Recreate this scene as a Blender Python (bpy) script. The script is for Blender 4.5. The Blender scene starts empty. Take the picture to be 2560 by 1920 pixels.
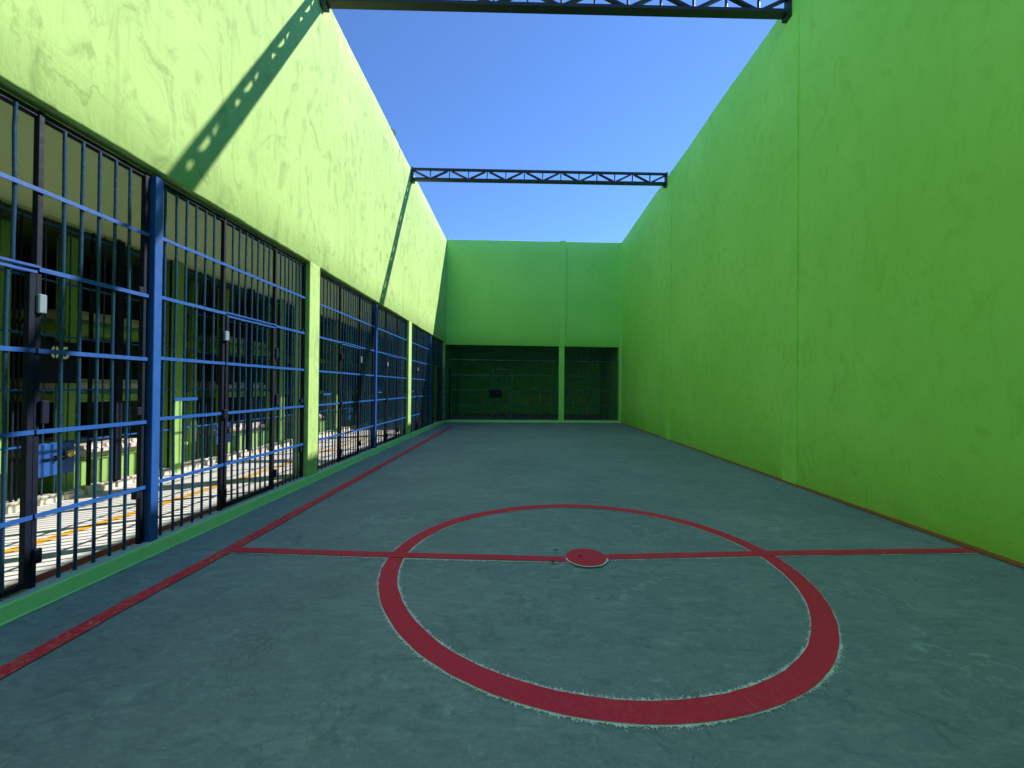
import bpy, bmesh, math, random
from mathutils import Vector, Matrix, Quaternion, noise
random.seed(7)
PI = math.pi
scn = bpy.context.scene
C = scn.collection

# ------------------------------------------------------------------ materials
def new_mat(name):
    m = bpy.data.materials.new(name); m.use_nodes = True
    nt = m.node_tree
    for n in list(nt.nodes): nt.nodes.remove(n)
    out = nt.nodes.new('ShaderNodeOutputMaterial')
    b = nt.nodes.new('ShaderNodeBsdfPrincipled')
    nt.links.new(b.outputs[0], out.inputs[0])
    return m, nt, b

class N:
    """tiny node helper"""
    def __init__(s, nt):
        s.nt = nt; s.tc = nt.nodes.new('ShaderNodeTexCoord')
    def map(s, scale=(1,1,1), loc=(0,0,0), rot=(0,0,0)):
        n = s.nt.nodes.new('ShaderNodeMapping')
        n.inputs['Scale'].default_value = scale; n.inputs['Location'].default_value = loc
        n.inputs['Rotation'].default_value = rot
        s.nt.links.new(s.tc.outputs['Object'], n.inputs[0]); return n.outputs[0]
    def noise(s, vec, scale, detail=4, rough=.55, dist=0.0):
        n = s.nt.nodes.new('ShaderNodeTexNoise')
        n.inputs['Scale'].default_value = scale; n.inputs['Detail'].default_value = detail
        n.inputs['Roughness'].default_value = rough; n.inputs['Distortion'].default_value = dist
        s.nt.links.new(vec, n.inputs['Vector']); return n.outputs['Fac']
    def ramp(s, fac, pts):
        n = s.nt.nodes.new('ShaderNodeValToRGB'); r = n.color_ramp
        while len(r.elements) < len(pts): r.elements.new(.5)
        for e, (p, c) in zip(r.elements, pts):
            e.position = p
            e.color = (c, c, c, 1) if not isinstance(c, tuple) else (*c, 1)
        s.nt.links.new(fac, n.inputs[0]); return n.outputs[0]
    def mix(s, fac, a, b, mode='MIX'):
        n = s.nt.nodes.new('ShaderNodeMix'); n.data_type = 'RGBA'; n.blend_type = mode
        for sock, v in ((n.inputs[0], fac), (n.inputs[6], a), (n.inputs[7], b)):
            if hasattr(v, 'is_linked'): s.nt.links.new(v, sock)
            elif isinstance(v, tuple): sock.default_value = (*v, 1)
            else: sock.default_value = v
        return n.outputs[2]
    def math(s, op, a, b=0.0, clamp=False):
        n = s.nt.nodes.new('ShaderNodeMath'); n.operation = op; n.use_clamp = clamp
        for sock, v in ((n.inputs[0], a), (n.inputs[1], b)):
            if hasattr(v, 'is_linked'): s.nt.links.new(v, sock)
            else: sock.default_value = v
        return n.outputs[0]
    def bump(s, h, strength, dist, prev=None):
        n = s.nt.nodes.new('ShaderNodeBump')
        n.inputs['Strength'].default_value = strength; n.inputs['Distance'].default_value = dist
        s.nt.links.new(h, n.inputs['Height'])
        if prev is not None: s.nt.links.new(prev, n.inputs['Normal'])
        return n.outputs[0]

def mul(c, k): return tuple(min(1, x*k) for x in c)

def wall_paint(name, base, dark, light, smear=.5, lines=.6, cool=None, rough=.8, grain=.35, trowel=.35):
    m, nt, b = new_mat(name); n = N(nt)
    v = n.map()
    big = n.noise(v, .45, 5, .6, .4)
    col = n.mix(n.ramp(big, [(.35, 0.0), (.68, 1.0)]), mul(base, .93), light)
    # trowel smears
    v2 = n.map((1, 1, .55), (3, 7, 1), (.5, .2, 0))
    sm = n.noise(v2, 3.2, 7, .62, 1.6)
    f = n.math('MULTIPLY', n.ramp(sm, [(.52, 0.0), (.70, 1.0)]), smear)
    col = n.mix(f, col, dark)
    # faint vertical streaks
    v3 = n.map((5, 5, .35), (1, 2, 3))
    stn = n.noise(v3, 1.3, 5, .6, .3)
    f = n.math('MULTIPLY', n.ramp(stn, [(.55, 0.0), (.75, 1.0)]), smear*.7)
    col = n.mix(f, col, mul(dark, 1.12))
    # contour lines of old plaster coats
    c1 = n.noise(n.map((1, 1, .8), (11, 4, 2)), .9, 6, .58, .5)
    d = n.math('ABSOLUTE', n.math('SUBTRACT', c1, .5))
    ln = n.ramp(d, [(.0, 1.0), (.016, 0.0)])
    msk = n.ramp(n.noise(n.map((1, 1, 1), (5, 9, 4)), .8, 3), [(.50, 0.0), (.62, 1.0)])
    lm = n.math('MULTIPLY', n.math('MULTIPLY', ln, msk), lines)
    col = n.mix(lm, col, mul(dark, .8))
    # pits
    pit = n.ramp(n.noise(n.map((1, 1, .6)), 17, 3, .6, .8), [(.69, 0.0), (.75, 1.0)])
    pmask = n.ramp(n.noise(n.map((1,1,1),(2,2,9)), .7, 2), [(.45, 0.0), (.6, 1.0)])
    pm = n.math('MULTIPLY', n.math('MULTIPLY', pit, pmask), .55*smear+.1)
    col = n.mix(pm, col, mul(dark, .7))
    # thin worn dry-brush patches
    dry = n.ramp(n.noise(n.map((1, 1, 1), (7, 1, 3)), 26, 6, .7, .6), [(.5, 0.0), (.62, 1.0)])
    col = n.mix(n.math('MULTIPLY', dry, .12), col, light)
    nt.links.new(col, b.inputs['Base Color'])
    b.inputs['Roughness'].default_value = rough
    b.inputs['Specular IOR Level'].default_value = .3
    h1 = n.noise(n.map((1,1,.7)), 5.5, 6, .6, 1.2)
    bp = n.bump(h1, trowel, .022)
    bp = n.bump(n.math('MULTIPLY', n.math('ADD', ln, pit), msk), .25, .004, bp)
    bp = n.bump(n.noise(n.map(), 160, 3, .6), grain, .0025, bp)
    nt.links.new(bp, b.inputs['Normal'])
    return m

def floor_mat(name, a, bcol, light, dark):
    m, nt, b = new_mat(name); n = N(nt)
    big = n.noise(n.map((1, 1.4, 1)), .5, 5, .6, .6)
    col = n.mix(n.ramp(big, [(.3, 0.0), (.7, 1.0)]), a, bcol)
    tro = n.noise(n.map((.9, 2.6, 1), (4, 2, 0), (0, 0, .25)), 2.4, 8, .66, 1.3)
    col = n.mix(n.math('MULTIPLY', n.ramp(tro, [(.50, 0.0), (.74, 1.0)]), .36), col, light)
    tr2 = n.noise(n.map((1, 2.2, 1), (9, 5, 0), (0, 0, -.35)), 3.1, 8, .68, 1.8)
    col = n.mix(n.math('MULTIPLY', n.ramp(tr2, [(.52, 0.0), (.70, 1.0)]), .55), col, dark)
    fine = n.noise(n.map((1, 1.8, 1), (1, 8, 0)), 22, 6, .7, 1.0)
    col = n.mix(n.math('MULTIPLY', n.ramp(fine, [(.50, 0.0), (.70, 1.0)]), .26), col, mul(light, 1.15))
    sc = n.noise(n.map((1, 1, 1), (14, 3, 0)), 6.5, 9, .75, 2.2)
    scm = n.ramp(n.noise(n.map((1, 1, 1), (4, 12, 0)), .9, 4), [(.45, 0.0), (.66, 1.0)])
    col = n.mix(n.math('MULTIPLY', n.math('MULTIPLY', n.ramp(sc, [(.52, 0.0), (.60, 1.0)]), scm), .38), col, mul(dark, .85))
    sc2 = n.noise(n.map((1, 1, 1), (1, 13, 0)), 5.2, 9, .75, 1.6)
    scm2 = n.ramp(n.noise(n.map((1, 1, 1), (9, 2, 0)), 1.0, 4), [(.47, 0.0), (.66, 1.0)])
    col = n.mix(n.math('MULTIPLY', n.math('MULTIPLY', n.ramp(sc2, [(.55, 0.0), (.64, 1.0)]), scm2), .38), col, mul(light, 1.25))
    # scattered chips down to pale concrete
    sp = n.ramp(n.noise(n.map((1, 1, 1), (3, 3, 0)), 13, 3, .5, .5), [(.735, 0.0), (.765, 1.0)])
    spm = n.ramp(n.noise(n.map((1, 1, 1), (8, 1, 0)), 1.1, 2), [(.48, 0.0), (.6, 1.0)])
    col = n.mix(n.math('MULTIPLY', n.math('MULTIPLY', sp, spm), .55), col, (.45, .52, .5))
    # hairline cracks
    cn = n.noise(n.map((1, 1, 1), (6, 6, 0)), 1.7, 7, .6, .9)
    d = n.math('ABSOLUTE', n.math('SUBTRACT', cn, .5))
    ln = n.ramp(d, [(.0, 1.0), (.006, 0.0)])
    lmk = n.ramp(n.noise(n.map((1, 1, 1), (2, 9, 0)), 1.2, 3), [(.52, 0.0), (.64, 1.0)])
    col = n.mix(n.math('MULTIPLY', n.math('MULTIPLY', ln, lmk), .5), col, mul(dark, .55))
    nt.links.new(col, b.inputs['Base Color'])
    rg = n.ramp(fine, [(.3, .55), (.8, .8)])
    nt.links.new(rg, b.inputs['Roughness'])
    b.inputs['Specular IOR Level'].default_value = .5
    bp = n.bump(tro, .25, .012)
    bp = n.bump(fine, .3, .003, bp)
    nt.links.new(bp, b.inputs['Normal'])
    return m

def line_paint(name, base, worn, amount=.35, scale=30, rough=.6):
    m, nt, b = new_mat(name); n = N(nt)
    w = n.noise(n.map((1, 1, 1), (3, 1, 0)), scale, 6, .7, .6)
    wm = n.ramp(n.noise(n.map((1, 1, 1), (5, 2, 0)), .55, 3), [(.42, .15), (.66, 1.0)])
    f = n.math('MULTIPLY', n.math('MULTIPLY', n.ramp(w, [(.48, 0.0), (.68, 1.0)]), wm), amount)
    col = n.mix(n.noise(n.map(), 2.2, 4), mul(base, .86), mul(base, 1.14))
    col = n.mix(f, col, worn)
    nt.links.new(col, b.inputs['Base Color']); b.inputs['Roughness'].default_value = rough; b.inputs['Specular IOR Level'].default_value = .2
    nt.links.new(n.bump(w, .3, .003), b.inputs['Normal'])
    return m

def steel_paint(name, base, chip, rough=.38, amount=.5):
    m, nt, b = new_mat(name); n = N(nt)
    col = n.mix(n.noise(n.map(), 6, 4), mul(base, .82), mul(base, 1.18))
    ch = n.ramp(n.noise(n.map((1, 1, .5)), 38, 5, .65, .4), [(.66, 0.0), (.72, 1.0)])
    col = n.mix(n.math('MULTIPLY', ch, amount), col, chip)
    nt.links.new(col, b.inputs['Base Color'])
    nt.links.new(n.ramp(n.noise(n.map(), 14, 4), [(.3, rough*.8), (.8, rough*1.35)]), b.inputs['Roughness'])
    nt.links.new(n.bump(n.noise(n.map(), 70, 3), .12, .002), b.inputs['Normal'])
    return m

def concrete(name, a, c, scale=3, rough=.85):
    m, nt, b = new_mat(name); n = N(nt)
    x = n.noise(n.map(), scale, 8, .65, .5)
    col = n.mix(n.ramp(x, [(.3, 0.0), (.7, 1.0)]), a, c)
    g = n.noise(n.map(), 90, 4, .7)
    col = n.mix(n.math('MULTIPLY', n.ramp(g, [(.5, 0.0), (.7, 1.0)]), .3), col, mul(a, .6))
    nt.links.new(col, b.inputs['Base Color']); b.inputs['Roughness'].default_value = rough
    nt.links.new(n.bump(g, .35, .004), b.inputs['Normal'])
    return m

def chalk_mat(name, colr):
    m, nt, b = new_mat(name); n = N(nt)
    b.inputs['Base Color'].default_value = (*colr, 1); b.inputs['Roughness'].default_value = .9
    a = n.ramp(n.noise(n.map(), 45, 4, .7), [(.27, 0.0), (.37, 1.0)])
    nt.links.new(a, b.inputs['Alpha'])
    return m

def mattress_mat():
    m, nt, b = new_mat('mattress_ticking'); n = N(nt)
    w = n.noise(n.map((1, 1, 1)), 9, 2, .4, 2.5)
    d = n.math('ABSOLUTE', n.math('SUBTRACT', w, .5))
    col = n.mix(n.ramp(d, [(.0, .7), (.022, 0.0)]), (.62, .54, .50), (.40, .28, .28))
    nt.links.new(col, b.inputs['Base Color']); b.inputs['Roughness'].default_value = .9
    nt.links.new(n.bump(n.noise(n.map(), 6, 3), .25, .012), b.inputs['Normal'])
    return m

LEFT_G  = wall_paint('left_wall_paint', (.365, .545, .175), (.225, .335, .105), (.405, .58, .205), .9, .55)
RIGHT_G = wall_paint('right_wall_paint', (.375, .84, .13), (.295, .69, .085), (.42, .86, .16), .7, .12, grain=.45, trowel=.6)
BACK_G  = wall_paint('back_wall_paint', (.36, .80, .17), (.30, .72, .125), (.39, .82, .19), .35, .2)
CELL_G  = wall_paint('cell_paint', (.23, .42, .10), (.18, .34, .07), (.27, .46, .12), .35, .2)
SHADE_G  = wall_paint('cell_interior_shade', (.045, .085, .025), (.03, .06, .018), (.06, .10, .03), .35, .2)  # darkened copy of the cell green: interior shade put into the colour
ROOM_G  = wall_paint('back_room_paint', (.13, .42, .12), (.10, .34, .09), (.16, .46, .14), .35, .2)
KERB_G  = wall_paint('kerb_paint', (.44, .80, .32), (.35, .68, .24), (.48, .82, .36), .4, .2)
FLOOR   = floor_mat('court_paint', (.185, .218, .245), (.268, .292, .318), (.47, .54, .51), (.085, .125, .135))
CORR    = concrete('corridor_concrete', (.58, .56, .55), (.70, .68, .66), 2.0)
GREY    = concrete('kerb_concrete', (.50, .53, .51), (.64, .67, .64), 4.0)
STONE   = concrete('edging_stone', (.50, .46, .38), (.78, .74, .66), 7.0)
BACKFL  = concrete('back_room_concrete', (.15, .16, .17), (.26, .27, .28), 1.5)
CEIL    = wall_paint('ceiling_paint', (.50, .64, .32), (.43, .56, .27), (.54, .68, .35), .25, .1)
RED     = line_paint('red_line_paint', (.84, .028, .070), (.80, .27, .24), .30)
REDWORN = line_paint('worn_red_paint', (.84, .032, .062), (.82, .36, .24), .75)
BROWN   = line_paint('rust_red_paint', (.46, .115, .045), (.24, .22, .18), .35)
YELLOW  = line_paint('yellow_line_paint', (.80, .36, .02), (.55, .42, .22), .4)
CREDLN  = line_paint('corridor_red_paint', (.40, .050, .030), (.42, .30, .25), .4)
CHALK   = chalk_mat('chalk', (.84, .86, .84))
BLUE    = steel_paint('blue_enamel', (.015, .078, .31), (.08, .18, .38))
BACKBAR = steel_paint('far_bar_enamel', (.030, .060, .095), (.06, .10, .14), .3)
BARBLUE = steel_paint('bar_enamel', (.010, .040, .100), (.05, .11, .18), .26)
NAVY    = steel_paint('navy_enamel', (.0022, .006, .020), (.006, .012, .03), .62, .4)
NAVY.node_tree.nodes['Principled BSDF'].inputs['Specular IOR Level'].default_value = .22
PLATE   = steel_paint('galvanised_plate', (.17, .22, .30), (.12, .14, .17), .45)
BLACK   = steel_paint('black_steel_paint', (.016, .018, .024), (.05, .045, .04), .45)
BRASS   = steel_paint('brass', (.62, .42, .10), (.4, .3, .1), .3)
MATT    = mattress_mat()
CREAM   = steel_paint('cream_lettering', (.80, .80, .50), (.6, .6, .4), .6, .2)
INK     = steel_paint('dark_lettering', (.012, .016, .012), (.03, .04, .03), .6, .2)
YSTRIPE = line_paint('wall_stripe_paint', (.55, .30, .02), (.35, .30, .05), .3)
HOLE    = concrete('hole_dark', (.008, .01, .01), (.02, .022, .022), 20)  # near-black colour of the flat bolt hole discs
GLASS   = steel_paint('lamp_glass', (.32, .36, .38), (.25, .28, .3), .15)

# ------------------------------------------------------------------ mesh helpers
def box(bm, x0, x1, y0, y1, z0, z1):
    vs = [bm.verts.new(p) for p in ((x0,y0,z0),(x1,y0,z0),(x1,y1,z0),(x0,y1,z0),(x0,y0,z1),(x1,y0,z1),(x1,y1,z1),(x0,y1,z1))]
    for f in ((0,3,2,1),(4,5,6,7),(0,1,5,4),(1,2,6,5),(2,3,7,6),(3,0,4,7)):
        bm.faces.new([vs[i] for i in f])
    return vs

def bbox(bm, x0, x1, y0, y1, z0, z1, r=.004, seg=1):
    """box with bevelled edges"""
    t = bmesh.new(); box(t, x0, x1, y0, y1, z0, z1)
    bmesh.ops.bevel(t, geom=list(t.edges), offset=r, segments=seg, affect='EDGES', profile=.5)
    merge(bm, t)

def merge(bm, t, M=None):
    if M is not None: bmesh.ops.transform(t, matrix=M, verts=t.verts)
    mp = {v: bm.verts.new(v.co) for v in t.verts}
    for f in t.faces:
        try: bm.faces.new([mp[v] for v in f.verts])
        except ValueError: pass
    t.free()

def tube(bm, p0, p1, r, seg=10, cap=True, wob=0.0):
    p0, p1 = Vector(p0), Vector(p1); d = (p1-p0); L = d.length; d.normalize()
    a = d.orthogonal().normalized(); b = d.cross(a)
    n = 1 if wob == 0 else 6
    rings = []
    ph = random.random()*100
    for k in range(n+1):
        t = k/n; c = p0.lerp(p1, t)
        if wob: c = c + a*wob*noise.noise((ph, t*2.5, 0)) + b*wob*noise.noise((ph, t*2.5, 7))
        rings.append([bm.verts.new(c + (a*math.cos(2*PI*i/seg) + b*math.sin(2*PI*i/seg))*r) for i in range(seg)])
    for A, B in zip(rings, rings[1:]):
        for i in range(seg): bm.faces.new((A[i], A[(i+1)%seg], B[(i+1)%seg], B[i])).smooth = True
    if cap:
        bm.faces.new(rings[0][::-1]); bm.faces.new(rings[-1])

def beam(bm, p0, p1, w, h, up=(0,1,0), r=.003):
    """box section along p0->p1; h measured along 'up', w across"""
    p0, p1 = Vector(p0), Vector(p1); d = p1-p0; L = d.length; d.normalize()
    u = Vector(up); u = (u - d*u.dot(d)).normalized(); s = d.cross(u)
    t = bmesh.new(); box(t, 0, L, -w/2, w/2, -h/2, h/2)
    bmesh.ops.bevel(t, geom=list(t.edges), offset=r, segments=1, affect='EDGES')
    M = Matrix((( d.x, s.x, u.x, p0.x), (d.y, s.y, u.y, p0.y), (d.z, s.z, u.z, p0.z), (0,0,0,1)))
    merge(bm, t, M)

def link(name, bm, mat, parent=None, recalc=True):
    if recalc: bmesh.ops.recalc_face_normals(bm, faces=bm.faces)
    me = bpy.data.meshes.new(name); bm.to_mesh(me); bm.free()
    me.materials.append(mat)
    o = bpy.data.objects.new(name, me); C.objects.link(o)
    if parent is not None: o.parent = parent
    return o

def inst(name, mesh, parent, loc=(0,0,0), rz=0):
    o = bpy.data.objects.new(name, mesh); C.objects.link(o); o.parent = parent
    o.location = loc; o.rotation_euler = (0,0,rz); return o

def thing(name, label, cat, loc=(0,0,0), rz=0, group=None):
    o = bpy.data.objects.new(name, None); C.objects.link(o)
    o.location = loc; o.rotation_euler = (0,0,rz); o.empty_display_size = .2
    o['label'] = label; o['category'] = cat
    if group: o['group'] = group
    return o

def tag(o, label, cat, group=None):
    o['label'] = label; o['category'] = cat
    if group: o['group'] = group
    return o

def struct(o, label=None):
    o['kind'] = 'structure'
    if label: o['label'] = label
    return o

def shift(bm, loc):
    bmesh.ops.translate(bm, verts=bm.verts, vec=-Vector(loc)); return bm

def nz(*p): return noise.noise(Vector(p))

# ------------------------------------------------------------------ key dimensions (metres)
XL, XR = -3.20, 4.40            # faces of the two long walls
Y0 = -10.0                      # end of the court behind the camera
YBL, YBR = 17.36, 18.00         # back wall, left and right end
XB = -3.28                      # plane of the corridor grille
KT = .12                        # kerb top and corridor floor level
XC = -5.44                      # plane of the cell fronts
CEILZ = 3.43

# ------------------------------------------------------------------ ground and court floor
def sheet(x0, x1, y0, y1, z, n=1):
    bm = bmesh.new()
    bmesh.ops.create_grid(bm, x_segments=n, y_segments=n, size=.5)
    for v in bm.verts: v.co = Vector((x0+(v.co.x+.5)*(x1-x0), y0+(v.co.y+.5)*(y1-y0), z))
    return bm
GROUND = concrete('outer_ground', (.16, .14, .11), (.24, .21, .17), .5)
struct(link('ground', sheet(-1500, 1500, -1500, 1500, -.06), GROUND))
court = struct(link('court_floor', sheet(XL-.01, XR+.02, Y0, 18.1, 0), FLOOR), 'teal painted concrete court floor with red markings')

def ribbon(pts, w0, w1, z, jit=.0, step=.04, closed=False):
    """flat ribbon along a polyline with half widths w0 (left) w1 (right) and ragged edges"""
    P = [Vector((p[0], p[1], 0)) for p in pts]
    if closed: P.append(P[0])
    S = []
    for a, b in zip(P, P[1:]):
        k = max(1, int((b-a).length/step))
        for i in range(k): S.append(a.lerp(b, i/k))
    if not closed: S.append(P[-1])
    bm = bmesh.new(); L = []; R = []
    m = len(S)
    for i, p in enumerate(S):
        if closed: d = S[(i+1) % m] - S[i-1]
        else: d = S[min(i+1, m-1)] - S[max(i-1, 0)]
        d.normalize(); s = Vector((-d.y, d.x, 0))
        jl = jit*nz(p.x*9, p.y*9, 1.3)+jit*.6*nz(p.x*30, p.y*30, 5); jr = jit*nz(p.x*9, p.y*9, 8.7)+jit*.6*nz(p.x*30, p.y*30, 9)
        L.append(bm.verts.new(p + s*(w0+jl) + Vector((0,0,z)))); R.append(bm.verts.new(p - s*(w1+jr) + Vector((0,0,z))))
    for i in range(m if closed else m-1):
        j = (i+1) % m
        bm.faces.new((R[i], R[j], L[j], L[i]))
    return bm

def chalk_fringe(pts, off, z, wmin, wmax, closed=False, side=1, step=.0045):
    """chalk left along one edge of a painted line: a thin broken film with crumbs scattered off it"""
    P = [Vector((p[0], p[1], 0)) for p in pts]
    if closed: P.append(P[0])
    bm = bmesh.new()
    for a, b in zip(P, P[1:]):
        k = max(1, int((b-a).length/step)); d = (b-a).normalized(); s = Vector((-d.y, d.x, 0))*side
        for i in range(k):
            p = a.lerp(b, i/k)
            g = nz(p.x*1.1, p.y*1.1, side*3.3)
            near = max(.25, min(1.0, 1.25-p.y*.16))
            e = wmin*(.25+.7*abs(nz(p.x*14, p.y*14, side))+random.random()**2*1.1)*(.62+near*.5)*(.55+max(0, g+.4)*.9)
            vs = [p-s*.006-d*step*.6, p-s*.006+d*step*.6, p+s*e*.9+d*step*.5, p+s*e-d*step*.5]
            f = bm.faces.new([bm.verts.new(v+Vector((0,0,z))) for v in vs])
            if f.normal.z < 0: f.normal_flip()
            if random.random() < .75*near*(.55+max(-.3, g)):
                c = p + s*(e + wmax*random.random()**2*(.3+max(0, g+.3)*.8)) + d*random.uniform(-.004, .004)
                rr = random.uniform(.0014, .0042); a0 = random.random()*6
                f = bm.faces.new([bm.verts.new(c+Vector((math.cos(a0+q*2*PI/6)*rr*random.uniform(.5, 1.3), math.sin(a0+q*2*PI/6)*rr*random.uniform(.5, 1.3), z+.0005))) for q in range(6)])
                if f.normal.z < 0: f.normal_flip()
    return bm

# left side line (hand painted, slightly bent), with its jog at the far end
side = [(-2.74, 1.2), (-2.66, 2.05), (-2.66, 2.7), (-2.625, 3.65), (-2.625, 5.4), (-2.60, 9.0), (-2.585, 14.9), (-2.58, 15.6)]
link('side_line', ribbon([(-2.9, Y0+.5)]+side, .057, .057, .008, .006), REDWORN, court)
link('end_line', ribbon([(-2.58, 16.05), (-1.95, 16.05), (-1.90, 17.15), (4.2, 17.72)], .03, .03, .0075, .008), BROWN, court)
# halfway line
hl = [(-2.60, 3.665), (-1.1, 3.615), (-.5, 3.605), (.40, 3.59), (.80, 3.655), (2.3, 3.80), (4.26, 3.955)]
link('halfway_line', ribbon(hl, .052, .052, .012, .005), RED, court)
# centre circle, hand painted: small departures from a true circle
CX_, CY_ = .605, 3.58
def circ(r, n=220):
    o = []
    for i in range(n):
        a = 2*PI*i/n
        b = (a+PI) % (2*PI)-PI
        w = -.027*math.exp(-((b+.35)/.6)**2)-.040*math.exp(-((b-2.05)/.45)**2)+.020*math.exp(-((abs(b)-PI)/.4)**2)+.012*math.exp(-((b+1.9)/.6)**2)+.006*nz(math.cos(a)*2, math.sin(a)*2, 4.2)
        o.append((CX_+(r+w)*math.cos(a), CY_+(r+w)*math.sin(a)))
    return o
RI, RO = 1.585, 1.722
link('center_circle', ribbon(circ((RI+RO)/2), (RO-RI)/2, (RO-RI)/2, .008, .004, .05, True), RED, court)
bm = chalk_fringe(circ(RO), 0, .004, .012, .022, True, -1)
t = chalk_fringe(circ(RI), 0, .0042, .016, .024, True, 1)
merge(bm, t)
link('chalk_edge', bm, CHALK, court, False)
bm = chalk_fringe([(x, y-.052) for x, y in hl if x < .5 or x > .7], 0, .0055, .020, .008, False, -1)
link('chalk_edge', bm, CHALK, court, False)
# centre spot
bm = bmesh.new(); vs = []
for i in range(72):
    a = 2*PI*i/72; r = .176 + .007*nz(math.cos(a)*2, math.sin(a)*2, 1)
    vs.append(bm.verts.new((.592+r*math.cos(a), 3.630+r*1.05*math.sin(a), .016)))
bm.faces.new(vs); link('center_spot', bm, RED, court)
sp = [(.592+.178*math.cos(a), 3.630+.187*math.sin(a)) for a in [PI*1.04+PI*.93*i/30 for i in range(31)]]
link('chalk_edge', ribbon(sp, .004, .011, .0142, .004, .02), CHALK, court)
for hx, hy, s in ((.336, 3.772, 1), (.291, 3.522, 1.1), (.542, 3.641, 1)):
    bm = bmesh.new()
    bm.faces.new([bm.verts.new((hx+.015*s*math.cos(a)*(1+.25*nz(a, hx, 1)), hy+.015*s*math.sin(a), .0185)) for a in [2*PI*i/16 for i in range(16)]])
    link('bolt_hole', bm, HOLE, court)
# rust red strip at the foot of the right wall
def rw(y): return .115 if y < 4 else max(.05, .115-.0085*(y-4))
bm = bmesh.new(); prev = None; y = Y0
while y < 17.9:
    w = rw(y)+.012*nz(y*2.2, 3, 1)+.006*nz(y*11, 5, 2)
    c = (bm.verts.new((XR-w, y, .0085)), bm.verts.new((XR+.01, y, .0085)))
    if prev: bm.faces.new((prev[0], prev[1], c[1], c[0]))
    prev = c; y += .05
link('wall_foot_stripe', bm, BROWN, court)

# ------------------------------------------------------------------ kerb, corridor floor
kerb = struct(link('kerb', (lambda b: (box(b, -3.40, -3.195, Y0, 17.30, -.05, KT), b)[1])(bmesh.new()), GREY))
bm = bmesh.new(); prev = None; y = Y0       # green coat on the kerb face, lapping raggedly onto floor and top
while y < 17.26:
    a = .010*nz(y*1.7, 0, 3)+.006*nz(y*7, 1, 3); b_ = .012*nz(y*1.3, 4, 8)+.008*nz(y*6, 5, 8)
    c = [bm.verts.new(p) for p in ((-3.180+b_*.9, y, .004), (-3.188, y, .014), (-3.188, y, KT-.012), (-3.196, y, KT+.002), (-3.203+a*.6, y, KT+.002))]
    if prev:
        for i in range(4): bm.faces.new((prev[i], c[i], c[i+1], prev[i+1]))
    prev = c; y += .06
link('green_face', bm, KERB_G, kerb)

corr = struct(link('corridor_floor', sheet(-8.2, -3.395, -4, 18.0, KT-.002), CORR))
link('yellow_line', ribbon([(-4.19, -3), (-4.18, 3.2), (-4.115, 4.4), (-4.10, 17.2)], .05, .05, KT+.003, .010), YELLOW, corr)
link('red_line', ribbon([(-3.385, -3), (-3.385, 17)], .06, .06, KT+.003, .008), CREDLN, corr)

# stone edging under the cell fronts
bm = bmesh.new(); y = -3.5
while y < 17.2:
    L = random.uniform(.22, .42)
    t = bmesh.new()
    box(t, XC-.10, XC+.075+random.uniform(-.02, .02), y, y+L-.012, KT-.03, KT+.095+random.uniform(-.008, .010))
    bmesh.ops.bevel(t, geom=list(t.edges), offset=.028, segments=2, affect='EDGES')
    bmesh.ops.subdivide_edges(t, edges=list(t.edges), cuts=2, use_grid_fill=True)
    for v in t.verts: v.co += Vector((nz(v.co.x*14, v.co.y*14, v.co.z*14), 0, nz(v.co.y*14, v.co.z*14, 5)))*.010
    for f in t.faces: f.smooth = True
    merge(bm, t); y += L
struct(link('stone_edging', bm, STONE))

# ------------------------------------------------------------------ left wall with its pillars
lw = thing('courtyard_wall', 'sunlit pale green wall with stained plaster, above the long row of bars', 'wall', (XL, 3.6, 0))
def long_wall(x_in, x_out, y0, y1, zb, zt, step, ragged, topn):
    """wall extruded along Y; inner face at x_in gently uneven, top and bottom edges hand finished"""
    bm = bmesh.new(); prev = None; n = int((y1-y0)/step); s = 1 if x_out < x_in else -1
    for i in range(n+1):
        y = y0+(y1-y0)*i/n
        rb = ragged*(.5*nz(y*1.1, 2, 1)+.55*nz(y*4.5, 3, 1)+.35*nz(y*15, 4, 1))
        rt = topn*(nz(y*.6, 7, 1)+.4*nz(y*3.5, 8, 1))
        e = .022+.008*nz(y*6, 1, 1)
        prof = [(x_in-s*e*1.5, zb+rb*.2), (x_in-s*e*.5, zb+e*.25+rb), (x_in, zb+e+rb)]
        for k in range(1, 8):
            z = zb+e+(zt-zb-2*e)*k/8
            prof.append((x_in+.007*nz(y*.9, z*.9, 4)+.003*nz(y*3, z*3, 2), z))
        prof += [(x_in, zt-e+rt), (x_in-s*e*.6, zt-e*.3+rt), (x_in-s*e*1.6, zt+rt), (x_out, zt+rt*.3), (x_out, zb)]
        cur = [bm.verts.new((p[0], y, p[1])) for p in prof]
        if prev:
            m = len(prof)
            for k in range(m):
                f = bm.faces.new((prev[k], cur[k], cur[(k+1)%m], prev[(k+1)%m])); f.smooth = 1 <= k < m-3
        else: bm.faces.new(cur)
        prev = cur
    bm.faces.new(prev[::-1])
    return bm
o = link('wall_face', shift(long_wall(XL, -3.46, Y0, 17.40, 3.37, 7.77, .035, .016, .018), (XL, 3.6, 0)), LEFT_G, lw)
PILL = [(-10.0, -9.7), (-4.89, -4.58), (.62, .93), (6.13, 6.44), (11.645, 11.95)]
for a, b in PILL:
    bm = bmesh.new(); bbox(bm, -3.44, XL-.001, a, b, KT-.01, 3.385, .008, 2)
    link('pillar', shift(bm, (XL, 3.6, 0)), LEFT_G, lw)
bm = bmesh.new(); bbox(bm, -3.44, XL-.004, 17.06, 17.34, KT-.01, 3.38, .008, 2)
link('pillar', shift(bm, (XL, 3.6, 0)), LEFT_G, lw)

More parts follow.
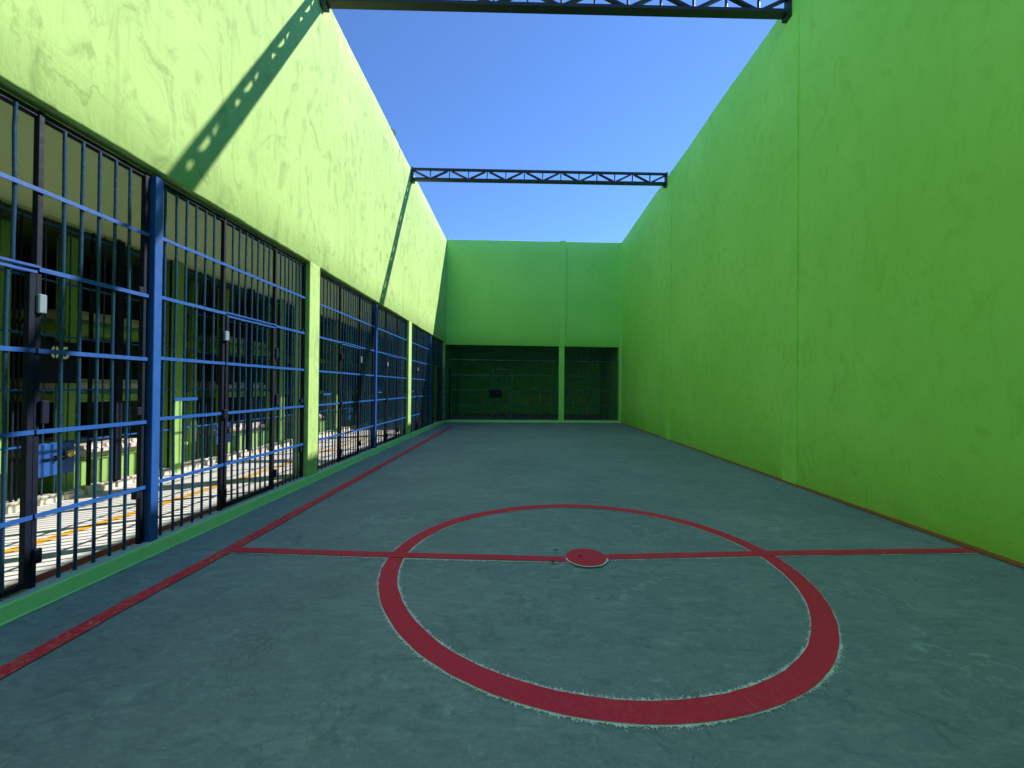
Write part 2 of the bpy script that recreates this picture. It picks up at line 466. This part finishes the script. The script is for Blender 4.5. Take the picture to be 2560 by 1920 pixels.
# ------------------------------------------------------------------ right wall
rwl = thing('courtyard_wall', 'tall shaded bright green wall without openings, with flat raised pilasters', 'wall', (XR, 3.6, 0))
link('wall_face', shift(long_wall(XR, XR+.24, Y0, 18.10, -.08, 7.955, .06, .0, .022), (XR, 3.6, 0)), RIGHT_G, rwl)
for a, b in ((6.58, 6.955), (12.06, 12.45), (1.0, 1.37), (-4.5, -4.13)):
    bm = bmesh.new(); prev = None
    for i in range(81):
        z = -.02+7.93*i/80
        j1, j2 = .004*nz(z*2, a, 1)+.003*nz(z*9, a, 2), .010*nz(z*2, b, 3)+.008*nz(z*9, b, 4)
        c = [bm.verts.new(p) for p in ((XR+.02, a+j1, z), (XR-.026, a+j1+.003, z), (XR-.022, b+j2-.02, z), (XR+.012, b+j2+.015, z))]
        if prev:
            for k in range(3): bm.faces.new((prev[k], prev[k+1], c[k+1], c[k]))
        prev = c
    bm.faces.new(prev)
    link('pilaster', shift(bm, (XR, 3.6, 0)), RIGHT_G, rwl)

# wall that closes the court behind the photographer
bm = bmesh.new(); bbox(bm, -8.4, XR+.24, Y0-.3, Y0-.01, -.05, 7.8, .01)
tag(link('end_wall', bm, BACK_G), 'green wall closing the court behind the photographer', 'wall')

# ------------------------------------------------------------------ back wall (runs slightly skew) and the barred room under it
BA = math.atan2(YBR-YBL, XR-XL)
BL = math.hypot(YBR-YBL, XR-XL)           # local x: 0 at the left corner, local y: into the room
def bx(x): return (x-XL)/math.cos(BA)
bw = thing('back_wall', 'green upper wall at the far end of the court, above two barred openings', 'wall', (XL, YBL, 0), BA)
bm = bmesh.new(); prev = None
for i in range(121):
    x = -.02+(BL+.04)*i/120
    rt = .012*nz(x*.9, 1, 2); e = .02; rb = .004*nz(x*5, 3, 3)
    zt = 7.80+.10*x/BL
    zs = [3.30+e+(zt-3.30-2*e)*k/8 for k in range(9)]
    pr = [(e, 3.30+rb)]+[(.006*nz(x*.8, z*.8, 6), z) for z in zs]+[(e, zt+rt), (.24, zt), (.24, 3.30)]
    cur = [bm.verts.new((x, p[0], p[1])) for p in pr]
    if prev:
        m = len(pr)
        for k in range(m): bm.faces.new((prev[k], cur[k], cur[(k+1)%m], prev[(k+1)%m])).smooth = 0 < k < 10
    else: bm.faces.new(cur)
    prev = cur
bm.faces.new(prev[::-1])
link('wall_face', bm, BACK_G, bw)
bm = bmesh.new(); bbox(bm, bx(1.68), bx(1.935), -.045, .05, 3.305, 7.885, .006); link('pilaster', bm, BACK_G, bw)
bm = bmesh.new(); bbox(bm, bx(1.665), bx(1.895), -.012, .20, .05, 3.302, .006); link('pillar', bm, BACK_G, bw)
bm = bmesh.new(); bbox(bm, bx(4.305), bx(4.42), -.018, .20, .05, 3.302, .006); link('pillar', bm, BACK_G, bw)
bm = bmesh.new(); bbox(bm, bx(4.33), bx(4.42), -.02, .05, 3.306, 7.89, .006); link('pilaster', bm, BACK_G, bw)
bm = bmesh.new(); bbox(bm, .0, BL+.02, -.03, .22, -.03, .098, .008); link('base_kerb', bm, KERB_G, bw)

rm = thing('back_room', 'dim green room behind the far bars, yellow stripes and numbers on its wall', 'room', (XL, YBL, 0))
RY = 22.45
def rbox(name, mat, *a):
    bm = bmesh.new(); box(bm, *a); return link(name, shift(bm, (XL, YBL, 0)), mat, rm)
rbox('rear_wall', ROOM_G, -3.6, 4.8, RY, RY+.2, -.05, 3.6)
rbox('side_wall', ROOM_G, -3.56, -3.36, 17.42, RY-.002, -.05, 3.6)
rbox('side_wall', ROOM_G, 4.31, 4.5, 18.20, RY-.002, -.05, 3.6)
bm = bmesh.new()
lo = [bm.verts.new(p) for p in ((-3.7, 17.36+.10, 3.46), (4.7, 18.02+.10, 3.46), (4.7, RY+.2, 3.46), (-3.7, RY+.2, 3.46))]
hi = [bm.verts.new(v.co+Vector((0, 0, .25))) for v in lo]
bm.faces.new(lo); bm.faces.new(hi)
for i in range(4): bm.faces.new((lo[i], lo[(i+1)%4], hi[(i+1)%4], hi[i]))
link('ceiling', shift(bm, (XL, YBL, 0)), ROOM_G, rm)
bm = bmesh.new()
lo = [bm.verts.new(p) for p in ((-3.36, 17.47, -.04), (4.31, 18.11, -.04), (4.31, RY, -.04), (-3.36, RY, -.04))]
hi = [bm.verts.new(v.co+Vector((0, 0, .095))) for v in lo]
bm.faces.new(lo); bm.faces.new(hi)
for i in range(4): bm.faces.new((lo[i], lo[(i+1)%4], hi[(i+1)%4], hi[i]))
struct(link('back_room_floor', bm, BACKFL))
for x in (-2.02, -1.40, -.79, -.18, .47, 1.08, 1.68, 2.30, 2.93, 3.58):
    w = .045
    bm = bmesh.new(); box(bm, x-w, x+w, RY-.004, RY+.01, .06, 1.14+random.uniform(-.02, .02))
    link('yellow_stripe', shift(bm, (XL, YBL, 0)), YSTRIPE, rm)
    bm = ribbon([(x, RY-.01), (x-.02, RY-1.1)], w, w, .059, .006)
    link('floor_stripe', shift(bm, (XL, YBL, 0)), YSTRIPE, rm)

def text_mesh(s, size, thick):
    cu = bpy.data.curves.new('t', 'FONT'); cu.body = s; cu.size = size; cu.extrude = thick
    cu.align_x = 'CENTER'; cu.align_y = 'CENTER'
    ob = bpy.data.objects.new('t', cu); C.objects.link(ob)
    dg = bpy.context.evaluated_depsgraph_get()
    me = bpy.data.meshes.new_from_object(ob.evaluated_get(dg))
    bpy.data.objects.remove(ob); bpy.data.curves.remove(cu)
    return me
for k, x in enumerate((3.86, 3.25, 2.62, 2.0, 1.37, .77, .14, -.48)):
    me = text_mesh('%02d' % (k+1), .17, .002); me.materials.clear(); me.materials.append(INK); me.name = 'number'
    o = inst('number', me, rm, (x-XL, RY-YBL-.005, 1.255)); o.rotation_euler = (PI/2, 0, 0)

# ------------------------------------------------------------------ grilles
MESH = {}
def bar_mesh(h, r, mat, seg=10, key=None, var=0):
    k = ('bar', round(h, 3), r, mat.name, seg, var)
    if k not in MESH:
        bm = bmesh.new(); tube(bm, (0,0,0), (0,0,h), r, seg, False, .005+.004*(var % 3))
        me = bpy.data.meshes.new('bar'); bm.to_mesh(me); bm.free(); me.materials.append(mat); MESH[k] = me
    return MESH[k]
def rail_mesh(L, mat, h=.030, t=.010):
    """flat rail along +Y, standing on its edge, with the slight dents of weld points"""
    k = ('rail', round(L, 3), mat.name, h, t)
    if k not in MESH:
        bm = bmesh.new(); n = max(2, int(L/.12)); prev = None
        for i in range(n+1):
            y = L*i/n; j = .0022*nz(y*9, L*5, 2); q = .002*nz(y*5, L*7, 5)
            c = [bm.verts.new(p) for p in ((-t/2+q, y, -h/2+j), (t/2+q, y, -h/2+j), (t/2+q, y, h/2+j), (-t/2+q, y, h/2+j))]
            if prev:
                for a in range(4): bm.faces.new((prev[a], prev[(a+1)%4], c[(a+1)%4], c[a]))
            else: bm.faces.new(c)
            prev = c
        bm.faces.new(prev[::-1])
        bmesh.ops.recalc_face_normals(bm, faces=bm.faces)
        me = bpy.data.meshes.new('rail'); bm.to_mesh(me); bm.free(); me.materials.append(mat); MESH[k] = me
    return MESH[k]
def block_mesh(dx, dy, dz, mat, r=.003):
    k = ('blk', round(dx,4), round(dy,4), round(dz,4), mat.name, r)
    if k not in MESH:
        bm = bmesh.new(); bbox(bm, -dx/2, dx/2, -dy/2, dy/2, 0, dz, r)
        bmesh.ops.recalc_face_normals(bm, faces=bm.faces)
        me = bpy.data.meshes.new('block'); bm.to_mesh(me); bm.free(); me.materials.append(mat); MESH[k] = me
    return MESH[k]

RAILS_ = (.62, 1.187, 1.735, 2.286, 2.82)
ZT = 3.345
def bars_between(a, b, pitch=.12):
    n = max(1, round((b-a)/pitch)-1); p = (b-a)/(n+1)
    return [a+p*(i+1) for i in range(n)]

def grille(label, y0, y1, d0, d1, posts=(), slot=True, open_gate=False, plates=True, pale=1, dz=0.0, pr=.100):
    RAILS = tuple(z+dz for z in RAILS_)
    """barred panel in the plane X = XB from y0 to y1 with a gate between the jambs at d0 and d1"""
    r = thing('grille', label, 'grille', (XB, y0, KT), 0, 'barred panels along the corridor')
    Y = lambda y: y-y0
    H = ZT-KT
    # frame
    for y, w in ((y0+.022, .040), (d0-.022, .034), (d1+.022, .034), (y1-.022, .040)):
        inst('jamb', block_mesh(.040, w, H, NAVY), r, (-.008, Y(y), 0))
    bm = bmesh.new(); bbox(bm, -.045, .004, .0, y1-y0, H-.045, H, .004); link('top_rail', bm, NAVY, r)
    for seg_a, seg_b, pit in ((y0+.044, d0-.048, .116), (d1+.048, y1-.044, pr)):
        for i, y in enumerate(bars_between(seg_a, seg_b, pit)):
            inst('bar', bar_mesh(H-.045, .0116, BARBLUE, var=(i*7+int(y0*3)) % 5), r, (0, Y(y), 0))
        for z in RAILS:
            inst('rail', rail_mesh(seg_b-seg_a+.07, BLUE), r, (.0205, Y(seg_a)-.035, z-KT))
    # over the gate
    zg = RAILS[3]
    for i, y in enumerate(bars_between(d0, d1, .113)):
        inst('bar', bar_mesh(ZT-.045-zg, .0116, BARBLUE, var=i % 5), r, (0, Y(y), zg-KT+.012))
    inst('rail', rail_mesh(d1-d0+.07, BLUE), r, (.0205, Y(d0)-.035, RAILS[4]-KT))
    inst('rail', rail_mesh(d1-d0+.04, BLUE, .016, .045), r, (.004, Y(d0)-.02, zg-KT+.014))
    # gate
    hinge = d1 if open_gate else d0
    g = bpy.data.objects.new('gate', None); C.objects.link(g); g.parent = r; g.empty_display_size = .1
    g.location = (0, Y(hinge), 0)
    sg = -1 if open_gate else 1
    W = d1-d0-.012; gh = zg-KT-.012
    def gy(y): return y
    lo, hi = (-W, -.006) if open_gate else (.006, W+.006)
    for y in (lo+.02, hi-.02): inst('gate_stile', block_mesh(.04, .038, gh-.02, NAVY), g, (0, y, .02))
    inst('gate_rail', rail_mesh(hi-lo, BLUE, .018, .045), g, (.004, lo, gh-.012))
    inst('gate_rail', rail_mesh(hi-lo, NAVY, .03, .035), g, (0, lo, .035))
    for i, y in enumerate(bars_between(lo+.04, hi-.04, .104)):
        inst('bar', bar_mesh(gh-.05, .0116, BARBLUE, var=i % 5), g, (0, y, .03))
    for z in RAILS[:3]:
        inst('gate_rail', rail_mesh(hi-lo, BLUE), g, (.0205, lo, z-KT))
    if open_gate: g.rotation_euler = (0, 0, math.radians(158))
    else: g.rotation_euler = (0, 0, math.radians(-.5))
    if plates:
        for z, h, m in ((1.985, .105, PLATE if pale == 1 else NAVY), (1.13, .10, NAVY), (.245, .11, NAVY)):
            inst('hinge', block_mesh(.03, .062, h, m, .006), r, (.036, Y(d0)-.018, z-KT))
        for z, h in ((1.86, .13), (.285, .10)):
            inst('hinge', block_mesh(.028, .05, h, PLATE if pale == 2 and z > 1 else NAVY, .006), r, (.034, Y(d1)+.02, (z if pale == 1 or z < 1 else 1.97)-KT))
        inst('lock_case', block_mesh(.05, .05, .16, NAVY, .006), r, (.012, Y(d1)+.055, 1.22-KT))
        for z in (.54, 1.26, 2.3):
            inst('wall_anchor', block_mesh(.05, .05, .07, NAVY, .005), r, (-.012, Y(y1)-.055, z-KT-.03))
    if slot:
        bs = bars_between(y0+.044, d0-.048)
        k = 1 if len(bs) > 4 else 0
        inst('pass_through_rail', rail_mesh(bs[k+2]-bs[k]+.035, BLUE, .03), r, (.0205, Y(bs[k])-.017, 1.357-KT))
    for y in posts:
        bm = bmesh.new(); bbox(bm, -.03, .058, Y(y)-.04, Y(y)+.04, -.002, H-.012, .004); link('post', bm, BLUE, r)
    return r
grille('nearest blue barred panel, cut by the left edge, with a pale hinge plate', .93, 3.515, 1.76, 2.682, (), False, pale=2, dz=-.018, pr=.118)
grille('blue barred panel between the big square post and the first green pillar', 3.525, 6.13, 4.46, 5.36, (3.565,))
grille('blue barred panel just beyond the first green pillar', 6.44, 9.05, 7.385, 8.25, pale=2)
grille('blue barred panel in shadow stripes just before the second green pillar', 9.06, 11.645, 9.94, 10.80, (9.10,))
grille('narrow looking blue barred panel just beyond the second green pillar', 11.95, 14.57, 12.88, 13.70)
grille('shaded barred panel at the far corner, its gate swung open into the court', 14.58, 17.06, 15.38, 16.26, (14.63,), True, True)

# far grilles under the back wall, built in the wall's own direction
BR = (.74, 1.385, 2.02, 2.67)
def back_grille(label, x0, x1, gate=None):
    r = thing('grille', label, 'grille', (XL+x0*math.cos(BA)-.10*math.sin(BA), YBL+x0*math.sin(BA)+.10*math.cos(BA), .085), BA, 'barred openings at the far end')
    L = x1-x0; H = 3.30-.085
    n = int(round(L/.116))
    for i in range(n+1):
        x = L*i/n
        inst('bar', bar_mesh(H, .0105, BACKBAR, 8, var=i % 4), r, (x, 0, 0))
    for z in BR: inst('rail', rail_mesh(L, BACKBAR, .032, .010), r, (0, -.018, z-.085), -PI/2)
    bm = bmesh.new(); bbox(bm, 0, L, -.02, .02, H-.03, H+.01, .003); link('top_rail', bm, NAVY, r)
    if gate:
        a, b = gate[0]-x0, gate[1]-x0
        g = bpy.data.objects.new('gate', None); C.objects.link(g); g.parent = r; g.location = (a, -.03, 0)
        for x in (.02, b-a-.02): inst('gate_stile', block_mesh(.04, .03, 2.19, BACKBAR), g, (x, 0, .01))
        inst('gate_rail', rail_mesh(b-a, BACKBAR, .03, .03), g, (0, 0, 2.19), -PI/2)
        bm = bmesh.new(); bbox(bm, -.16, .40, -.07, -.025, .965, 1.315, .006)
        pl = link('lock_box', bm, NAVY, g)
        bm = bmesh.new(); bbox(bm, .21, .235, -.09, -.06, 1.15, 1.22, .005); link('padlock', bm, PLATE, g)
        bm = bmesh.new(); tube(bm, (-.1, -.075, 1.2), (.32, -.075, 1.2), .009); link('bolt', bm, NAVY, g)
    return r
back_grille('wide dark grille with a lock box, left of the slim pillar in the back wall', .10, bx(1.665)-.01, (bx(-1.205), bx(-.35)))
back_grille('smaller dark grille between the slim pillar and the right wall at the back', bx(1.895)+.01, bx(4.305)-.01)

# ------------------------------------------------------------------ cell block behind the corridor
cb = thing('cell_block', 'row of dim green prison cells across the sunlit corridor behind the blue bars', 'building', (XC, 3.6, KT))
def cbox(name, mat, x0, x1, y0, y1, z0, z1, r=.006):
    bm = bmesh.new()
    if r: bbox(bm, x0, x1, y0, y1, z0, z1, r)
    else: box(bm, x0, x1, y0, y1, z0, z1)
    return link(name, shift(bm, (XC, 3.6, KT)), mat, cb)
cbox('ceiling', CEIL, -8.4, -3.46, -4.2, 18.2, CEILZ, CEILZ+.25, 0)
cbox('cell_ceiling_shade', SHADE_G, -8.09, XC-.10, -3.94, 17.44, CEILZ-.10, CEILZ-.003, .004)  # slab added under the ceiling, coloured dark to stand in for shade
cbox('rear_wall', SHADE_G, -8.4, -8.1, -4.2, 18.2, -.05, CEILZ-.002, 0)
cbox('end_wall', CELL_G, -8.09, -3.57, 17.45, 17.75, -.05, CEILZ-.002, 0)
cbox('end_wall', CELL_G, -8.09, -3.46, -4.2, -3.95, -.05, CEILZ-.002, 0)
P = [-1.9, .9, 3.68, 6.33, 9.17, 11.93, 14.70]
POSTS = [(-1.45, -.5), (1.4, 2.3), (4.45, 4.95), (7.13, 7.62), (9.62, 10.45), (12.35, 13.30), (15.1, 15.95)]
for k, p in enumerate(P):
    cbox('partition', SHADE_G, -8.08, XC-.302, p-.075, p+.075, KT-.02, CEILZ-.105, .012)  # deep part carries the painted shade, the front pillar the plain cell green
    cbox('pillar', CELL_G, XC-.30, XC+.07, p-.08, p+.08, KT-.02, CEILZ-.003, .012)
    a, b = POSTS[k]; nx = P[k+1] if k+1 < len(P) else 17.45
    # upright of the left bunks, set back; upright of the right bunks at the bars
    cbox('bunk_upright', CELL_G, -5.97, -5.76, a-.06, a+.06, KT-.02, CEILZ-.105, .012)
    cbox('bunk_upright', CELL_G, -5.72, -5.56, b-.05, b+.07, KT-.02, CEILZ-.105, .012)
    cbox('bunk_plinth', CELL_G, -8.07, -5.80, p+.082, a-.062, KT-.02, .50, .01)
    cbox('bunk_plinth', CELL_G, -8.07, -5.60, b+.072, nx-.082, KT-.02, .50, .01)
    for z in (1.26, 2.15):
        cbox('bunk_slab', CELL_G, -8.07, -5.80, p+.082, a-.062, z, z+.11, .01)
        cbox('bunk_slab', CELL_G, -8.07, -5.60, b+.072, nx-.082, z, z+.11, .01)

def mattress(y0, y1, x0, x1, z, label):
    """soft slab with rounded sides and a sagging top"""
    bm = bmesh.new(); nx, ny = 10, 8; h = .185
    t = bmesh.new(); box(t, x0, x1, y0, y1, 0, h)
    bmesh.ops.bevel(t, geom=list(t.edges), offset=.055, segments=3, affect='EDGES')
    bmesh.ops.subdivide_edges(t, edges=[e for e in t.edges if e.calc_length() > .25], cuts=6, use_grid_fill=True)
    for v in t.verts:
        if v.co.z > h*.4: v.co.z += .014*nz(v.co.x*4, v.co.y*4, z*9)
        v.co.x += .012*nz(v.co.y*6, v.co.z*6, z*3); v.co.y += .010*nz(v.co.x*6, v.co.z*6, z*5)
    for f in t.faces: f.smooth = True
    c = Vector(((x0+x1)/2, (y0+y1)/2, 0))
    bmesh.ops.translate(t, verts=t.verts, vec=-c)
    merge(bm, t)
    o = link('mattress', bm, MATT); o.location = (c.x, c.y, z)
    return tag(o, label, 'mattress', 'mattresses on the cell bunks')
CELLN = {2: 'cell numbered 06', 3: 'second cell', 4: 'third cell'}
TIER = ((.502, 'lowest'), (1.372, 'middle'), (2.262, 'top'))
for k, nm in CELLN.items():
    p = P[k]; a, b = POSTS[k]; nx = P[k+1]
    for z, tn in (TIER if k < 4 else TIER[:1]):
        if a-p > .35:
            mattress(p+.10, a-.08, -7.9, -5.84, z, 'mattress on the %s bunk left of the gate, %s' % (tn, nm))
        mattress(b+.09, nx-.10, -7.9, -5.66, z, 'mattress on the %s bunk right of the gate, %s' % (tn, nm))

# stencilled number strokes
def arc_band(bm, cx, cz, rx, rz, w, a0, a1, n=18, t=.004):
    pv = None
    for i in range(n+1):
        a = a0+(a1-a0)*i/n
        o_ = (cx+rx*math.cos(a), cz+rz*math.sin(a)); q = (cx+(rx-w)*math.cos(a), cz+(rz-w)*math.sin(a))
        c = [bm.verts.new((0, o_[0], o_[1])), bm.verts.new((0, q[0], q[1])), bm.verts.new((t, o_[0], o_[1])), bm.verts.new((t, q[0], q[1]))]
        if pv:
            bm.faces.new((pv[2], c[2], c[3], pv[3])); bm.faces.new((pv[0], c[0], c[2], pv[2])); bm.faces.new((pv[1], pv[3], c[3], c[1]))
        pv = c
def number_06():
    bm = bmesh.new(); R = math.radians; w = .026
    arc_band(bm, -.062, .07, .047, .07, w, R(105), R(255)); arc_band(bm, -.062, .07, .047, .07, w, R(-75), R(75))
    arc_band(bm, .055, .045, .047, .045, w, R(-180), R(180)); arc_band(bm, .055+.012, .07, .059, .07, w, R(70), R(200))
    return bm

def cell_front(label, k):
    """bars, gate with lock plate (and its number board) at the front of cell k"""
    p = P[k]; a, b = POSTS[k]; nx = P[k+1] if k+1 < len(P) else 17.45
    y0, y1 = p+.081, nx-.081
    dc = {2: 4.68, 3: 7.38, 4: 10.1, 5: 12.93, 6: 15.6}.get(k, (a+b)/2)
    d0, d1 = dc-.38, dc+.38
    z0 = KT+.085; H = CEILZ-.02-z0
    r = thing('cell_grille', label, 'cell bars', (XC, y0, z0), 0, 'barred cell fronts across the corridor')
    Y = lambda y: y-y0
    for y in (y0+.015, d0-.02, d1+.02, y1-.015): inst('jamb', block_mesh(.022, .022, H, NAVY), r, (0, Y(y), 0))
    for s0, s1 in ((y0+.03, d0-.04), (d1+.04, y1-.03)):
        if s1-s0 < .1: continue
        for i, y in enumerate(bars_between(s0, s1, .125)): inst('bar', bar_mesh(H, .008, BARBLUE, 8, var=i % 4), r, (0, Y(y), 0))
    for z in (.80, 1.42, 2.05, 2.68, 3.33):
        inst('rail', rail_mesh(y1-y0, BLUE, .022, .012), r, (.014, 0, z-z0))
    inst('post', block_mesh(.09, .085, H, NAVY), r, (.03, Y(dc+.70), 0))
    g = bpy.data.objects.new('gate', None); C.objects.link(g); g.parent = r; g.location = (.012, Y(d0), 0)
    W = d1-d0
    for i, y in enumerate(bars_between(.0, W, .12)): inst('bar', bar_mesh(H-.06, .008, BARBLUE, 8, var=i % 4), g, (0, y, .015))
    for y in (.018, W-.018): inst('gate_stile', block_mesh(.02, .018, H-.08, NAVY), g, (0, y, .02))
    bm = bmesh.new(); bbox(bm, .012, .030, W/2-.19, W/2+.185, .43-z0, .80-z0, .004)
    link('lock_plate', bm, BLUE, g)
    bm = bmesh.new(); tube(bm, (.05, W/2-.16, .625-z0), (.05, W/2+.16, .640-z0), .012)
    box(bm, .031, .062, W/2-.03, W/2-.01, .60-z0, .66-z0); box(bm, .031, .062, W/2+.05, W/2+.075, .60-z0, .67-z0)
    link('bolt', bm, NAVY, g)
    bm = bmesh.new(); tube(bm, (.063, W/2+.10, .655-z0), (.085, W/2+.10, .655-z0), .028, 20)
    box(bm, .032, .06, W/2+.085, W/2+.145, .63-z0, .70-z0)
    link('padlock', bm, BRASS, g)
    bm = bmesh.new(); bbox(bm, .014, .028, W/2-.20, W/2+.20, 1.50-z0, 1.99-z0, .004)
    link('number_board', bm, NAVY, g)
    if k == 2:
        o = link('number', number_06(), CREAM, g); o.location = (.0285, W/2+.012, 1.785-z0); o.scale = (1, .88, 1.05)
    return r
CF = {2: 'barred cell front nearest the camera, its gate board stencilled 06', 3: 'barred cell front behind the second panel, with lit blue lock plate',
      4: 'cell bars glimpsed behind the panel past the first pillar', 5: 'cell bars with a small lit lock plate, left of the far square post',
      6: 'dark barred cell front at the far end of the corridor'}
for k, l in CF.items(): cell_front(l, k)

# ------------------------------------------------------------------ roof trusses
def truss(label, yl, yr, zl, zr):
    """lattice truss from wall to wall: node i even on the top chord, odd on the bottom chord"""
    r = thing('roof_truss', label, 'truss', (XL, yl, zl), 0, 'steel trusses spanning the court')
    D = .345; W = .078
    A = Vector((.0, 0, 0)); B = Vector((XR-XL, yr-yl, zr-zl)); u = B-A; up = Vector((0,0,1))
    cd = Vector((-u.y, u.x, 0)).normalized()     # across the truss
    n = 14
    node = lambda i, z: A+u*(i/n)+Vector((0,0,z))
    bm = bmesh.new(); beam(bm, node(.0, .024)+u*.004, node(n, .024)-u*.004, .15, .055, up); link('bottom_chord', bm, BLACK, r)
    bm = bmesh.new(); beam(bm, node(.0, D-.022)+u*.004, node(n, D-.022)-u*.004, W, .054, up); link('top_chord', bm, BLACK, r)
    for i in range(1, n):
        bm = bmesh.new(); beam(bm, node(i, .049), node(i, D-.045), .028, .04, cd); link('vertical', bm, BLACK, r)
    for i in range(n):
        a, b = (i, i+1)
        if i % 2 == 0: p, q = node(i+.10, D-.062), node(i+.93, .066)
        else: p, q = node(i+.07, .066), node(i+.90, D-.062)
        bm = bmesh.new(); beam(bm, p, q, .038, .07, cd); link('diagonal', bm, BLACK, r)
    for i, z in ((0, -.045), (n, -.06)):
        s = 1 if i == 0 else -1
        c = node(i, 0)
        bm = bmesh.new(); beam(bm, c+u*.005*s+Vector((0,0,-.002)), c+u*.005*s+Vector((0,0,D+.01)), .05, .14, cd)
        link('end_post', bm, BLACK, r)
        bm = bmesh.new(); beam(bm, c+u*.0065*s+Vector((0,0,-.065)), c+u*.0065*s+Vector((0,0,-.003)), .10, .15, cd)
        link('bearing_bracket', bm, BLACK, r)
    return r
truss('nearer black lattice truss, cut by the top edge, shading the left wall', 6.36, 6.80, 7.53, 7.68)
truss('far black lattice truss seen whole against the sky', 11.68, 12.48, 7.44, 7.70)

# ------------------------------------------------------------------ floodlight and wire on the left wall's rim
fl = thing('floodlight', 'small floodlight peeping over the top edge of the sunlit left wall', 'lamp', (-3.30, 10.15, 7.76))
bm = bmesh.new(); bbox(bm, -.03, .03, -.03, .03, 0, .06, .004); link('bracket', bm, BLACK, fl)
bm = bmesh.new(); bbox(bm, -.05, .05, -.075, .075, .03, .17, .010)
o = link('housing', bm, BLACK, fl); o.rotation_euler = (0, math.radians(20), math.radians(-35))
bm = bmesh.new(); bbox(bm, .051, .056, -.06, .06, .045, .155, .003)
o = link('glass', bm, GLASS, fl); o.rotation_euler = (0, math.radians(20), math.radians(-35))
bm = bmesh.new()
wp = [(-3.26, 10.62, 7.80), (-3.21, 10.60, 7.82), (-3.185, 10.56, 7.74), (-3.188, 10.50, 7.60), (-3.19, 10.46, 7.42), (-3.19, 10.46, 7.30)]
for p, q in zip(wp, wp[1:]): tube(bm, p, q, .005, 6)
tag(link('wire', bm, BLACK), 'loose wire hanging over the rim of the sunlit wall near the floodlight', 'wire')

# ------------------------------------------------------------------ light, sky, camera
sdir = Vector((1, .645, .987)).normalized()
elev = math.asin(sdir.z); azim = math.atan2(sdir.x, sdir.y)
sun = bpy.data.lights.new('Sun', 'SUN'); sun.energy = 2.75; sun.angle = math.radians(.53); sun.color = (1, .95, .86)
so = bpy.data.objects.new('Sun', sun); C.objects.link(so); so.location = (20, 13, 20)
so.rotation_euler = (-sdir).to_track_quat('-Z', 'Y').to_euler()
w = bpy.data.worlds.new('World'); scn.world = w; w.use_nodes = True
nt = w.node_tree
for n_ in list(nt.nodes): nt.nodes.remove(n_)
wo = nt.nodes.new('ShaderNodeOutputWorld'); bg = nt.nodes.new('ShaderNodeBackground'); sk = nt.nodes.new('ShaderNodeTexSky')
sk.sky_type = 'NISHITA'; sk.sun_disc = False; sk.sun_elevation = elev; sk.sun_rotation = azim
sk.air_density = 1.0; sk.dust_density = .05; sk.ozone_density = 10.0; sk.altitude = 3500
bg.inputs[1].default_value = .112
nt.links.new(sk.outputs[0], bg.inputs[0]); nt.links.new(bg.outputs[0], wo.inputs[0])

cam = bpy.data.cameras.new('Camera'); cam.sensor_width = 36; cam.lens = 14.4; cam.clip_start = .05; cam.clip_end = 5000
co = bpy.data.objects.new('Camera', cam); C.objects.link(co)
M = Matrix.Rotation(math.atan2(21.1, 1024), 4, 'Z') @ Matrix.Rotation(PI/2+math.atan2(8.8, 1024), 4, 'X') @ Matrix.Rotation(.0096, 4, 'Z')
co.matrix_world = Matrix.Translation((0, 0, 1.5)) @ M
scn.camera = co
vs = scn.view_settings
vs.view_transform = 'Standard'; vs.look = 'None'; vs.exposure = 1.5; vs.gamma = 1
scn.cycles.max_bounces = 10; scn.cycles.diffuse_bounces = 7
